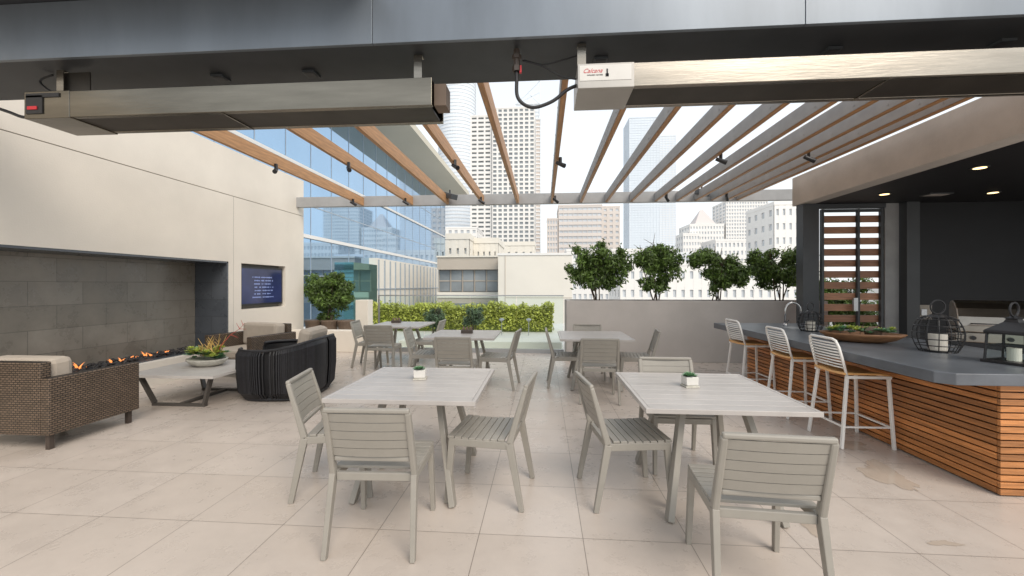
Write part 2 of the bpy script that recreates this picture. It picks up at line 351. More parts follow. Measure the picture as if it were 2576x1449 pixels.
def cable(label, pts, r=.012):
    P=[]; q=[Vector(p) for p in pts]; q=[q[0]]+q+[q[-1]]
    for i in range(1,len(q)-2):
        for k in range(8):
            s=k/8; a,b_,c,d=q[i-1],q[i],q[i+1],q[i+2]
            P.append(.5*((2*b_)+(c-a)*s+(2*a-5*b_+4*c-d)*s*s+(3*b_-a-3*c+d)*s**3))
    P.append(q[-1])
    return tag(MB().tube(P,r,8).build('cable', m_cable, smooth=True), label, 'cable')
cable('thick black hose looping from the beam into the right heater', [(-.19,2.98,3.2),(-.19,2.98,3.0),(-.18,2.98,2.85),(-.08,2.98,2.78),(.06,2.99,2.82),(.17,2.99,2.9),(.24,2.99,2.93)],.013)
cable('thin black wire from the beam down to the right heater bracket', [(-.15,3.02,3.14),(0,3.02,3.09),(.12,3.02,3.02),(.24,3.0,2.98)],.007)
cable('black wire running level under the beam near the right heater', [(-.14,3.05,3.16),(.0,3.05,3.12),(.15,3.05,3.15),(.3,3.05,3.19)],.006)
cable('black wire hanging off the left end of the left heater', [(-4.0,3.0,2.87),(-4.12,3.0,2.84),(-4.3,3.02,2.9),(-4.6,3.05,3.0)],.012)
cable('short black wire curling beside the left heater bracket', [(-3.8,3.05,3.02),(-3.95,3.05,3.06),(-4.05,3.05,3.15),(-3.95,3.06,3.2)],.008)
t = thing('junction_box', 'small pipe fitting with red tag under the steel beam', 'fitting', (-.19,2.98,3.06))
MB().tube([(0,0,.14),(0,0,-.02)],.022,10).tube([(0,0,.1),(0,0,.07)],.034,6).tube([(0,0,.02),(0,0,-.02)],.032,6).build('pipe_fitting', m_wickd, t)
MB().box(.02,.035,-.012,.012,-.03,.02).build('red_tag', m_labelred, t)
# ---------------------------------------------------------------- pergola
BY = 9.3
RZ = 3.345
tag(MB().box(XW,7.5,BY,BY+.12,RZ-.01,3.565).build('pergola_beam', m_rgrey, bevel=.003), 'grey steel beam carrying the far ends of the rafters', 'beam')
rx = [-4.16,-3.0,-2.17,-1.36,-.57,.2,.84,1.40,1.94,2.47,2.93,3.32,3.66,3.97,4.2]
ords = ['first','second','third','fourth','fifth','sixth','seventh','eighth','ninth','tenth','eleventh','twelfth','thirteenth','fourteenth','fifteenth','sixteenth']
for i,x in enumerate(rx):
    t = thing('rafter', 'wooden pergola rafter with grey side plate, %s from the left' % ords[i], 'rafter', (x,6.4,RZ), 0, 'pergola rafters')
    MB().box(-.028,.028,SY1-6.4,BY-.002-6.4,0,.185).build('timber', m_wood, t, bevel=.003)
    b = MB().box(-.036,-.0282,SY1-6.4,BY-.004-6.4,.012,.175)
    for k in range(7):
        for zz in (.06,.14): b.box(-.041,-.0358,-2.6+k*.85-.008,-2.6+k*.85+.008,zz-.008,zz+.008)
    b.build('side_plate', m_rgrey, t)
def spot(x,y,s,lb,tilt,grp='spotlights on the rafters'):
    t = thing('spotlight', lb, 'light', (x,y,RZ-.02), tilt, grp)
    MB().box(-.02*s,.02*s,-.02*s,.02*s,-.03,.05).build('bracket', m_black, t)
    MB().tube([(0,0,-.03),(.015*s,-.03,-.05*s)],.01*s,8).build('arm', m_black, t)
    MB().tube([(-.03*s,.06*s,-.02*s),(.03*s,-.08*s,-.10*s)],[.028*s,.038*s],14).build('lamp_head', m_black, t, bevel=.002)
    return t
k=0
for ri in (0,1,3,5,9,12):
    spot(rx[ri]+.05, 6.1, .9, 'small black spotlight midway along the %s rafter from the left' % ords[ri], .2*k); k+=1
for ri in (0,1,3,5,9,12):
    spot(rx[ri]+.05, 8.7, .85, 'small black spotlight near the far end of the %s rafter from the left' % ords[ri], .2*k); k+=1
for px,py,lb in ((1132,498,'square black floodlight at the far end of the third rafter'),(1765,490,'square grey floodlight under the right half of the pergola beam')):
    x,y,z = onY(px,py,9.1)
    t = thing('floodlight', lb, 'light', (x,y,z+.1))
    MB().bar((0,0,.08),(0,0,-.02),.03,.03).build('bracket', m_black, t)
    MB().bar((-.1,.05,-.02),(.12,-.08,-.1),.2,.12).build('lamp_head', m_post, t, bevel=.01)
# ---------------------------------------------------------------- planter wall, trees, rail
def leaves(b, c, rad, n, size, rg, lumps=9, tall=1.0):
    L=[]
    for _ in range(lumps):
        u=Vector((rg.gauss(0,1),rg.gauss(0,1),rg.gauss(0,1))).normalized()*rg.uniform(.25,.85)
        L.append((u, rg.uniform(.2,.38)))
    for _ in range(n):
        u, r = rg.choice(L); d=Vector((rg.gauss(0,1),rg.gauss(0,1),rg.gauss(0,1))).normalized()
        q = u + d*r*rg.uniform(.4,1.1)
        if rg.random()<.08: q = q*rg.uniform(1.05,1.28)
        p = Vector((c[0]+q.x*rad[0], c[1]+q.y*rad[1], c[2]+q.z*rad[2]))
        nrm = (d*.6+Vector((rg.gauss(0,.5),rg.gauss(-.2,.5),rg.gauss(.5,.5)))).normalized()
        a = nrm.cross(Vector((rg.gauss(0,1),rg.gauss(0,1),rg.gauss(0,.6)))).normalized(); e = nrm.cross(a); s=size*rg.uniform(.7,1.3)
        b.add([p-a*s, p-e*s*.36+nrm*s*.08, p+a*s, p+e*s*.36+nrm*s*.08], [(0,1,2,3)])
PX0 = onY(1425,800,8.3)[0]; PX1 = 5.4; PZ = 1.2
t = thing('planter_wall', 'long pale concrete planter wall behind the tables on the right', 'planter', ((PX0+PX1)/2,8.6,0))
MB().box(PX0,PX1,8.3,8.4,0,PZ).box(PX0,PX1,8.95,9.05,0,PZ).box(PX0,PX0+.1,8.4,8.95,0,PZ).box(PX1-.1,PX1,8.4,8.95,0,PZ).build('planter_shell', m_plwall, t, True, bevel=.006)
MB().box(PX0+.1,PX1-.1,8.4,8.95,.6,PZ-.07).build('soil', m_soil, t, True)
def tree(name, lb, x, y, zb, w, zt, n=2600, size=.05, grp='shrubs in the concrete planter', mat=None, seed=1, parts=None, stems=5, low=.12, yr=.42):
    rg = random.Random(seed); t = thing(name, lb, 'shrub', (x,y,zb), 0, grp); hgt=zt-zb
    b = MB()
    for (cx,cz,rw,rh,nn) in (parts or [(0,(hgt+low)/2,w/2,(hgt-low)/2,n)]):
        leaves(b, (cx,0,cz), (rw,min(rw,yr),rh), nn, size, rg, 22)
    b.build('crown', mat or m_leaf, t)
    b = MB()
    for k in range(stems):
        a = rg.uniform(0,6.28); e = rg.uniform(.1,.42)*w/2; h = hgt*rg.uniform(.55,.95)
        p0=Vector((rg.uniform(-.09,.09),rg.uniform(-.05,.05),-.07)); p2=Vector((math.cos(a)*e*1.5,math.sin(a)*e*.6,h)); p1=(p0+p2)/2+Vector((rg.uniform(-.05,.05),0,.0))
        b.tube([p0,p1,p2],[.013,.010,.005],6)
        for j in range(4):
            q=p1.lerp(p2,rg.random()); b.tube([q,q+Vector((rg.uniform(-.2,.2),rg.uniform(-.1,.1),rg.uniform(.05,.25)))],[.006,.003],5)
    b.build('trunk', m_bark, t); return t
tree('planter_shrub','dense broad green shrub at the left end of the concrete planter', 1.12,8.65,PZ,1.42,2.46,seed=2,parts=[(-.34,.72,.40,.44,2600),(.34,.74,.42,.42,2700),(.02,.86,.46,.34,1900),(0,.40,.50,.32,2600)],size=.044)
tree('planter_shrub','round green shrub second from the left in the concrete planter', 2.26,8.65,PZ,1.14,2.46,seed=5,parts=[(-.18,.78,.40,.40,2400),(.22,.70,.40,.42,2600),(.0,1.0,.30,.22,800),(.0,.38,.34,.24,1500)],size=.044)
tree('planter_shrub','two lobed green shrub third from the left in the concrete planter', 3.48,8.65,PZ,1.3,2.35,seed=8,parts=[(-.28,.80,.44,.34,2600),(.30,.54,.40,.46,3400),(-.02,.4,.3,.3,1100)],size=.044)
tree('planter_shrub','green shrub at the right end of the concrete planter beside the dark post', 4.68,8.65,PZ,1.22,2.30,seed=11,parts=[(-.26,.70,.38,.36,2300),(.26,.72,.40,.38,2500),(0,.44,.44,.34,2300)],size=.044)
tag(MB().box(XW,-3.75,9.0,9.28,0,.48).build('low_ledge', m_wall, bevel=.01), 'low cream ledge at the foot of the left shrub', 'ledge')
t = tree('potted_shrub','tall dense green shrub in brown pots at the end of the cream wall', -5.30,9.95,.62,1.35,1.88,seed=21,grp=None,parts=[(-.34,.72,.40,.46,3200),(.30,.74,.42,.46,3400),(0,.95,.5,.32,2400),(-.1,.3,.62,.4,4200)],size=.042,yr=.5)
b=MB()
for k in (-.42,0,.42): b.lathe([(.15,-.67),(.19,-.12),(.22,.0),(.2,.02)],18,(k,0,0))
b.build('pot', m_pot, t, smooth=False)
tag(MB().box(-4.62,-4.3,9.9,10.2,-.06,1.14).build('post', m_wall, bevel=.01), 'short white masonry post beside the left shrub', 'post')
GY = 9.2
t = thing('glass_railing', 'clear glass railing across the open end of the terrace', 'railing', (-1.6,GY,0))
gx0,gx1 = -3.72, PX0-.01; N=4; gw=(gx1-gx0)/N
for k in range(N): MB().box(gx0+k*gw+.012,gx0+(k+1)*gw-.012,GY-.008,GY+.008,.06,1.26).build('glass_panel', m_gl, t, True)
MB().box(gx0,gx1,GY-.02,GY+.02,1.26,1.285).build('top_rail', m_alu, t, True)
MB().box(gx0,gx1,GY-.035,GY+.035,.0,.09).build('base_channel', m_alu, t, True)
MB().box(gx0-.03,gx0,GY-.02,GY+.02,0,1.285).build('post', m_alu, t, True)
# far roof garden
t = thing('garden_hedge','long sunlit yellow green hedge beyond the glass railing','hedge',(-2.2,14.3,-.06))
b=MB(); rg=random.Random(31)
for k in range(15000):
    x=rg.uniform(-5.9,.35); top=.84+.05*math.sin(x*3)+.04*math.sin(x*7.1)+.03*math.sin(x*17); z=rg.uniform(.0,1)**.6*top; y=14.3+rg.uniform(-.5,.3)
    if rg.random()<.45: y=13.8+rg.gauss(0,.06)
    p=Vector((x,y,z+rg.gauss(0,.035))); nrm=Vector((rg.gauss(0,.6),rg.gauss(-.5,.5),rg.gauss(.7,.5))).normalized(); a=nrm.cross(Vector((rg.gauss(0,1),rg.gauss(0,1),rg.gauss(0,1)))).normalized(); e=nrm.cross(a); s=rg.uniform(.03,.06)
    b.add([p-a*s,p-e*s*.5,p+a*s,p+e*s*.5],[(0,1,2,3)])
b.build('foliage',m_leafy,t,True)
MB().box(-5.85,.3,13.95,14.5,-.06,.68).build('twigs',m_twig,t,True)
for k,(px,pt,pb,wd,lb) in enumerate(((1095,768,838,62,'dark rounded bush before the yellow hedge, left of the two'),(1190,765,832,68,'dark rounded bush before the yellow hedge, right of the two'))):
    x,y,z=onY(px,pb,11.8+k*.3); zt=onY(px,pt,11.8+k*.3)[2]
    tree('garden_bush',lb,x,y,max(z,-.06),wd*12/1042,zt,2400,.04,'dark bushes beyond the railing',m_leafd,40+k,low=.0)
tag(MB().box(-3.6,.45,10.1,10.9,-.055,.12).build('low_white_curb', m_cream, bevel=.01),'low white kerb just beyond the glass railing','kerb')
for k,px in enumerate((1262,1330)):
    x,y,z=onY(px,815,12.9)
    t=thing('garden_lamp','small path lamp before the hedge, %s of the two' % ('left','right')[k],'lamp',(x,y,-.06),0,'path lamps')
    MB().tube([(0,0,0),(0,0,.5)],.012,8).build('pole',m_alu,t); MB().lathe([(.03,.44),(.1,.5),(.02,.54)],14).build('shade',m_alu,t)
# ---------------------------------------------------------------- bar hut
FX=4.5; FZ=2.93; FY=7.67
t = thing('bar_shelter','dark roofed shelter with thick concrete edge over the bar on the right','shelter',(8,6,0))
MB().box(FX,FX+.25,SY1+.02,FY+.2,FZ,3.44).build('fascia',m_fascia,t,True,bevel=.01)
MB().box(FX+.25,12.5,SY1+.02,FY+.2,FZ+.01,3.2).build('ceiling',m_hut,t,True)
MB().box(6.46,12.5,7.72,7.9,0,FZ+.01).build('back_wall',m_hut,t,True)
MB().box(12.3,12.5,3.5,7.72,0,FZ+.01).build('side_wall',m_hut,t,True)
MB().box(4.53,4.80,7.6,7.8,0,FZ-.001).build('post',m_post,t,True,bevel=.004)
MB().box(5.97,6.2,7.72,7.86,0,FZ+.01).build('post',m_rgrey,t,True,bevel=.004)
MB().box(6.23,6.44,7.6,7.78,0,FZ+.01).build('post',m_post,t,True,bevel=.004)
MB().box(4.80,5.97,7.7,7.8,2.86,FZ+.005).build('header',m_post,t,True)
for k,(px,py,lb) in enumerate(((2465,420,'glowing round ceiling light in the bar shelter, the nearest'),(2225,487,'glowing round ceiling light in the bar shelter above the slatted gate'),(2498,483,'glowing round ceiling light in the bar shelter at the far right'))):
    x,y,z=fl(px,py,FZ+.01); t=thing('recessed_light',lb,'light',(x,y,FZ+.01),0,'ceiling lights in the bar shelter')
    MB().lathe([(.085,-.012),(.085,-.001)],24).build('trim',m_post,t); MB().lathe([(.06,-.016),(.06,-.0125)],24).build('bulb',m_lamp,t)
x,y,z=fl(2355,488,FZ+.01); t=thing('ceiling_vent','pale flat ceiling vent in the bar shelter','vent',(x,y,FZ+.01))
MB().box(-.17,.17,-.1,.1,-.015,-.001).build('frame',m_post,t); MB().box(-.14,.14,-.07,.07,-.02,-.0155).build('grille',m_plwall,t)
t = thing('slatted_gate','gate of reddish horizontal wood slats in a grey frame beyond the bar','gate',(5.4,7.8,0))
MB().box(4.93,4.97,7.74,7.8,0.02,2.85).box(5.92,5.96,7.74,7.8,0.02,2.85).box(5.53,5.57,7.74,7.79,.02,2.85).box(4.97,5.53,7.75,7.8,2.80,2.85).box(5.57,5.92,7.75,7.8,2.80,2.85).build('frame',m_post,t,True)
b=MB()
for k in range(14): z=.06+k*.197; b.box(4.95,5.94,7.802,7.83,z,z+.122)
b.build('slat_panel',m_gate,t,True)
MB().box(5.44,5.51,7.70,7.74,1.05,1.28).build('lock',m_alu,t,True)
tree('garden_shrub','green shrub seen between the slats of the gate',6.7,9.9,.3,2.4,2.1,5600,.06,None,m_leaf,51,low=.0)
x0,_,z1=onY(2298,767,7.7); x1,_,z0=onY(2342,805,7.7)
t=thing('outlet_panel','pale metal outlet panel on the black wall behind the bar','outlet',((x0+x1)/2,7.7,z0))
MB().box(x0,x1,7.68,7.72,z0,z1).build('plate',m_beige,t,True,bevel=.004); MB().box(x0+.1,x1-.09,7.665,7.68,z0+.08,z1-.07).build('socket',m_alu,t,True,bevel=.003)
# bar
t=thing('bar_counter','long bar with slate grey top and horizontal orange wood slat front','bar',(3.3,5.05,0))
BX=3.235; CZ=.885
MB().prism([(2.80,3.2),(2.88,3.12),(4.3,3.12),(4.3,7.05),(2.80,7.05)],CZ-.085,CZ).build('countertop',m_counter,t,True,bevel=.006)
b=MB(); b2=MB(); ns=16; hh=(CZ-.1)/ns
for k in range(ns):
    z=.012+k*hh; b2.box(BX+.001,4.2,3.19,3.213,z,z+hh-.010)
    ys=[3.215]+sorted(rr.uniform(3.8,6.4) for _ in range(1))+[6.85]
    for q in range(len(ys)-1): b.box(BX,BX+.022,ys[q]+.0015,ys[q+1],z,z+hh-.010)
b.build('slat_front',m_slat,t,True,bevel=.002); b2.build('slat_end',m_slat2,t,True,bevel=.002)
MB().box(BX+.03,4.2,3.22,6.85,0,CZ-.086).build('bar_body',m_hut,t,True)
x,y=3.62,6.5; t=thing('bar_faucet','tall arched chrome faucet at the far end of the bar','faucet',(x,y,CZ))
MB().tube([(0,0,0),(0,0,.24)]+[(.11-.11*math.cos(a),0,.24+.12*math.sin(a)) for a in [math.pi*k/8 for k in range(1,9)]]+[(.22,0,.18)],.014,10).build('spout',m_chrome,t,smooth=True)
MB().lathe([(.03,0),(.03,.03),(.018,.05)],16).build('base',m_chrome,t); MB().tube([(0,-.02,.06),(0,-.09,.1)],.008,8).build('lever',m_chrome,t)
tag(MB().box(3.5,3.95,6.2,6.44,CZ+.0,CZ+.004).build('bar_sink',m_alu),'steel bar sink set in the far end of the counter','sink')
def cage(loc,r,h,lb,seed=0):
    t=thing('cage_lantern',lb,'lantern',loc,seed,'black wire lanterns on the bar')
    def rad(s): return r*(.55+.45*math.sin(math.pi*(s*.80+.12)))*(1 if s<.95 else .7)
    b=MB()
    for k in range(14):
        a=2*math.pi*k/14; b.tube([(rad(i/12)*math.cos(a),rad(i/12)*math.sin(a),h*i/12) for i in range(13)],.0042,5)
    for s in (0.0,.18,.36,.54,.72,.9): b.tube([(rad(s)*math.cos(2*math.pi*i/24),rad(s)*math.sin(2*math.pi*i/24),h*s+.003) for i in range(24)],.0046,5,True)
    b.build('wire_cage',m_black,t)
    MB().lathe([(r*.52,0),(r*.54,.012)],24).build('base_plate',m_black,t)
    MB().lathe([(r*.44,h-.01),(r*.34,h+.01),(r*.2,h+.02)],20).build('top_cap',m_black,t)
    MB().tube([(r*.36*math.cos(2*math.pi*i/20),0,h+.02+r*.36+r*.36*math.sin(2*math.pi*i/20)) for i in range(20)],.007,6,True).build('ring_handle',m_black,t)
    c=thing('candle','white pillar candle inside the '+lb.replace('black ',''),'candle',(loc[0],loc[1],loc[2]+.0125),0,'candles in the lanterns')
    MB().lathe([(r*.36,0),(r*.37,.005),(r*.37,r*.84),(r*.33,r*.86),(r*.05,r*.83)],20).build('wax',m_candle,c,smooth=False); MB().tube([(0,0,r*.83),(.002,0,r*.93)],.002,5).build('wick',m_black,c)
cage((3.67,4.15,CZ),.178,.33,'black round wire lantern right of the wooden bowl')
cage((3.58,5.85,CZ),.145,.26,'black round wire lantern next to the faucet',.3)
t=thing('house_lantern','black house shaped metal lantern with glass sides at the near end of the bar','lantern',(3.70,3.55,CZ),R(20))
b=MB(); s=.115
for sx in(-1,1):
    for sy in(-1,1): b.bar((sx*s,sy*s,.02),(sx*s*.92,sy*s*.92,.24),.014,.014)
    b.bar((sx*s,-s,.24),(sx*s,s,.24),.016,.016); b.bar((-s,sx*s,.24),(s,sx*s,.24),.016,.016)
    b.bar((sx*s,-s,.14),(sx*s,s,.14),.006,.006); b.bar((-s,sx*s,.14),(s,sx*s,.14),.006,.006)
b.build('frame',m_black,t)
MB().box(-.135,.135,-.135,.135,0,.022).build('base_plate',m_black,t,bevel=.003)
MB().lathe([(.175,.245),(.165,.26),(.06,.325),(.045,.35),(.055,.355),(.02,.375)],4,ph=math.pi/4).build('roof',m_black,t)
MB().tube([(.055*math.cos(2*math.pi*i/20),0,.425+.055*math.sin(2*math.pi*i/20)) for i in range(20)],.007,6,True).build('ring_handle',m_black,t)
for sx in(-1,1): MB().box(sx*s*.95-.001,sx*s*.95+.001,-s*.9,s*.9,.03,.23).build('glass_side',m_gl,t)
c=thing('candle','white pillar candle inside the house shaped lantern','candle',(3.70,3.55,CZ+.0225),0,'candles in the lanterns'); MB().lathe([(.04,0),(.04,.1),(.01,.095)],18).build('wax',m_candle,c); MB().tube([(0,0,.09),(0,0,.11)],.002,5).build('wick',m_black,c)
t=thing('dough_bowl','long wooden bowl of succulents on the bar','bowl',(3.45,4.78,CZ),R(-28))
MB().lathe([(.12,0),(.19,.03),(.235,.075),(.25,.10),(.235,.1),(.2,.06),(.05,.045)],32,sx=1.5,sy=.8).build('bowl',m_bowl,t,smooth=True)
def rosettes(b, spots, rg):
    for (x,y,z,r) in spots:
        for ring in range(3):
            m=7-ring
            for k in range(m):
                a=2*math.pi*k/m+ring*.5; tl=.25+.5*ring; rr_=r*(1-.25*ring)
                d=Vector((math.cos(a)*math.cos(tl),math.sin(a)*math.cos(tl),math.sin(tl))); p=Vector((x,y,z)); q=Vector((-math.sin(a),math.cos(a),0))
                b.add([p,p+d*rr_*.6+q*rr_*.25,p+d*rr_,p+d*rr_*.6-q*rr_*.25],[(0,1,2,3)])
rg=random.Random(5); b=MB(); rosettes(b,[(rg.uniform(-.27,.27),rg.uniform(-.1,.1),.10+rg.uniform(0,.04),rg.uniform(.05,.08)) for _ in range(30)],rg); b.build('succulents',m_succ,t)
b=MB(); rosettes(b,[(rg.uniform(-.27,.27),rg.uniform(-.1,.1),.12+rg.uniform(0,.03),rg.uniform(.04,.07)) for _ in range(20)],rg); b.build('lime_succulents',m_succg,t)
b=MB()
for k in range(5): b.tube([(-.25+k*.08,0,.07),(-.3+k*.1,.02,.15),(-.36+k*.13,.0,.17+.03*k%.05)],[.004,.003,.002],5)
b.lathe([(.06,.06),(.08,.12),(.05,.16),(.01,.17)],12,(.1,0,0)); b.build('driftwood',m_pot,t)
# grill
t=thing('gas_grill','stainless gas grill with rounded lid on a dark cabinet behind the bar','grill',(5.75,5.5,0),R(-35))
MB().box(-.6,1.3,-.3,.5,0,.80).build('cabinet',m_hut,t); MB().box(-.55,.65,-.3,.3,.802,.92).build('fire_box',m_lid,t,bevel=.01)
b=MB(); pr=[(-.30,.0),(-.30,.08),(-.27,.19),(-.2,.29),(-.1,.355),(.05,.385),(.2,.37),(.28,.32),(.3,0)]; m_=len(pr)
b.add([(-.53,y,.925+z) for y,z in pr]+[(.63,y,.925+z) for y,z in pr],[tuple(range(m_)),tuple(range(m_,2*m_))[::-1]]+[(i,i+m_,(i+1)%m_+m_,(i+1)%m_) for i in range(m_)])
b.build('lid',m_lid,t,bevel=.012)
MB().tube([(-.43,-.37,1.03),(.53,-.37,1.03)],.014,8).bar((-.41,-.37,1.03),(-.41,-.28,1.03),.02,.02).bar((.51,-.37,1.03),(.51,-.28,1.03),.02,.02).build('handle',m_chrome,t)
for k in range(4): MB().tube([(-.4+k*.3,-.302,.86),(-.4+k*.3,-.34,.86)],.025,12).build('knob',m_black,t)
# ---------------------------------------------------------------- stools
def make_stool(lb,grp):
    t=thing('bar_stool',lb,'bar stool',(0,0,0),0,grp)
    for sx in(-1,1):
        MB().bar((sx*.225,.22,0),(sx*.2,.19,.66),.028,.024,up=(0,1,0)).build('leg',m_stool,t,bevel=.004)
        MB().bar((sx*.235,-.24,0),(sx*.2,-.17,.66),.028,.024,up=(0,1,0)).build('leg',m_stool,t,bevel=.004)
    b=MB()
    for sx in(-1,1): b.bar((sx*.228,-.22,.2),(sx*.218,.205,.2),.018,.014)
    b.bar((-.218,.205,.2),(.218,.205,.2),.02,.016); b.bar((-.226,-.22,.2),(.226,-.22,.2),.018,.014); b.build('footrest',m_stool,t)
    nx,ny=8,8; vs=[]; fs=[]; b=MB()
    for i in range(nx+1):
        for j in range(ny+1):
            x=-.215+.43*i/nx; y=-.2+.42*j/ny; z=.675-.012*(1-(2*i/nx-1)**2)-.02*max(0,(j/ny-.8))/.2; vs.append((x,y,z))
    for i in range(nx):
        for j in range(ny): a=i*(ny+1)+j; fs.append((a,a+ny+1,a+ny+2,a+1))
    b.add(vs,fs); so_=b.build('seat',m_stseat,t,smooth=True); sm=so_.modifiers.new('t','SOLIDIFY'); sm.thickness=.018; sm.offset=1
    MB().bar((-.215,-.19,.655),(-.215,.2,.655),.02,.025).bar((.215,-.19,.655),(.215,.2,.655),.02,.025).bar((-.215,.2,.652),(.215,.2,.652),.02,.02).build('seat_frame',m_stool,t)
    b=MB(); P=[(-.205,-.17,.65),(-.208,-.21,.80),(-.205,-.245,.93),(-.185,-.26,.985),(-.15,-.268,1.0),(.15,-.268,1.0),(.185,-.26,.985),(.205,-.245,.93),(.208,-.21,.80),(.205,-.17,.65)]
    b.tube(P,.012,8).build('back_frame',m_stool,t,smooth=True)
    b=MB()
    for k in range(9):
        z=.735+k*.028; y=-.19-(z-.735)/.265*.072; b.tube([(-.205,y,z),(-.1,y-.018,z),(.1,y-.018,z),(.205,y,z)],.0075,6)
    b.build('back_slats',m_stool,t,smooth=True)
    return t
g='white bar stools along the bar'
s0=make_stool('white metal bar stool nearest the camera at the bar',g); s0.location=(2.97,4.25,0); s0.rotation_euler=(0,0,R(-90))
dup(s0,(2.98,5.1,0),R(-91),'middle of the three white bar stools at the bar')
dup(s0,(2.97,6.2,0),R(-88),'white metal bar stool at the far end of the bar')
# ---------------------------------------------------------------- dining chairs & tables
def make_chair(lb,grp):
    t=thing('dining_chair',lb,'chair',(0,0,0),0,grp)
    for sx in(-1,1):
        MB().bar((sx*.235,.235,0),(sx*.225,.2,.44),.028,.036,up=(0,1,0),w1=.034,h1=.045).build('leg',m_chair,t,bevel=.004)
        MB().bar((sx*.245,-.29,0),(sx*.232,-.205,.44),.028,.034,up=(0,1,0),w1=.034,h1=.05).build('leg',m_chair,t,bevel=.004)
    b=MB()
    for sx in(-1,1): b.bar((sx*.228,-.2,.425),(sx*.225,.22,.425),.034,.05)
    b.bar((-.21,.205,.42),(.21,.205,.42),.03,.045).bar((-.214,-.195,.42),(.214,-.195,.42),.03,.045); b.build('seat_frame',m_chair,t,bevel=.004)
    b=MB(); n=8; a0,a1=-.17,.235; wd=(a1-a0)/n
    for k in range(n):
        y=a0+k*wd; sag=-.008*math.sin(math.pi*(k+.5)/n); b.box(-.24,.24,y,y+wd-.006,.452+sag,.468+sag)
    b.build('seat',m_chair2,t,bevel=.003)
    def by(z): return -.205-(z-.44)/.4*.115
    b=MB()
    for sx in(-1,1): b.bar((sx*.232,by(.44),.44),(sx*.225,by(.82),.82),.034,.046,up=(0,1,0),h1=.03)
    b.bar((-.236,by(.826),.826),(.236,by(.826),.826),.03,.028); b.bar((-.214,by(.535),.535),(.214,by(.535),.535),.022,.03); b.build('back_frame',m_chair,t,bevel=.009)
    b=MB(); n=5; z0,z1=.553,.812; hh=(z1-z0)/n
    f=lambda u:-.014*(1-u*u)
    for k in range(n):
        za=z0+k*hh; zb=za+hh-.003
        for i in range(6):
            u0,u1=-1+i/3,-1+(i+1)/3; xs=(.212*u0,.212*u1)
            b.add([(xs[0],by(za)+f(u0)-.007,za),(xs[1],by(za)+f(u1)-.007,za),(xs[1],by(za)+f(u1)+.007,za),(xs[0],by(za)+f(u0)+.007,za),
                   (xs[0],by(zb)+f(u0)-.007,zb),(xs[1],by(zb)+f(u1)-.007,zb),(xs[1],by(zb)+f(u1)+.007,zb),(xs[0],by(zb)+f(u0)+.007,zb)],
                  [(0,3,2,1),(4,5,6,7),(0,1,5,4),(2,3,7,6)])
    b.build('backrest',m_chair,t)
    return t
gc='slatted dining chairs around the tables'
chairs=[((-.96,2.48),2,'slatted taupe chair on the near side of the front left table, back to the camera'),
((-1.50,3.03),-78,'slatted taupe chair left of the front left table'),
((-.40,3.02),83,'slatted taupe chair right of the front left table'),
((.60,3.05),-82,'slatted taupe chair left of the front right table'),
((1.06,2.23),-4,'slatted taupe chair nearest the camera, back turned, at the front right table'),
((1.12,3.60),180,'slatted taupe chair on the far side of the front right table'),
((.72,5.55),-2,'slatted taupe chair on the near side of the table in front of the planter wall'),
((1.38,6.32),82,'slatted taupe chair right of the table in front of the planter wall'),
((.36,6.30),-90,'slatted taupe chair left of the table in front of the planter wall'),
((.74,6.85),178,'slatted taupe chair on the far side of the table in front of the planter wall'),
((-1.16,5.56),0,'slatted taupe chair on the near side of the middle table before the railing'),
((-.68,6.15),84,'slatted taupe chair right of the middle table before the railing'),
((-1.80,6.35),-84,'slatted taupe chair left of the middle table before the railing'),
((-2.76,7.02),3,'slatted taupe chair on the near side of the far left table'),
((-3.2,7.55),-84,'slatted taupe chair left of the far left table'),
((-2.22,7.75),90,'slatted taupe chair right of the far left table')]
c0=None
for (x,y),a,lb in chairs:
    if c0 is None: c0=make_chair(lb,gc); c0.location=(x,y,0); c0.rotation_euler=(0,0,R(a))
    else: dup(c0,(x,y,0),R(a),lb)
def make_table(lb,grp):
    t=thing('dining_table',lb,'table',(0,0,0),0,grp)
    W,D=.52,.54; b=MB(); n=9; hh=(2*D-.0)/n
    for k in range(n):
        y=-D+k*hh; b.box(-W+.028,W-.028,y+(.0 if k else .028),y+hh-(.004 if k<n-1 else .028),.722,.742)
    b.build('tabletop',m_table,t,bevel=.002)
    MB().box(-W,W,-D,-D+.026,.712,.743).box(-W,W,D-.026,D,.712,.743).box(-W,-W+.026,-D+.026,D-.026,.712,.743).box(W-.026,W,-D+.026,D-.026,.712,.743).build('edge_frame',m_table,t,bevel=.003)
    MB().box(-.3,.3,-.32,-.27,.68,.72).box(-.3,.3,.27,.32,.68,.72).box(-.03,.03,-.27,.27,.68,.72).box(-.42,.42,-.03,.03,.700,.7215).build('underframe',m_chair,t)
    for sx in(-1,1):
        for sy in(-1,1):
            MB().bar((sx*.35,sy*.44,0),(sx*.2,sy*.22,.70),.04,.075,up=(0,1,0)).build('leg',m_chair,t,bevel=.004)
    return t
gt='square slatted dining tables'
t0=make_table('square pale slatted table at the front left with a small succulent',gt); t0.location=(-.96,3.21,0)
dup(t0,(1.15,3.14,0),0,'square pale slatted table at the front right with a small succulent')
dup(t0,(.76,6.4,0),0,'square pale slatted table in front of the planter wall')
dup(t0,(-1.22,6.42,0),0,'square pale slatted table in the middle before the glass railing')
dup(t0,(-2.76,7.95,0),0,'square pale slatted table at the far left before the railing')
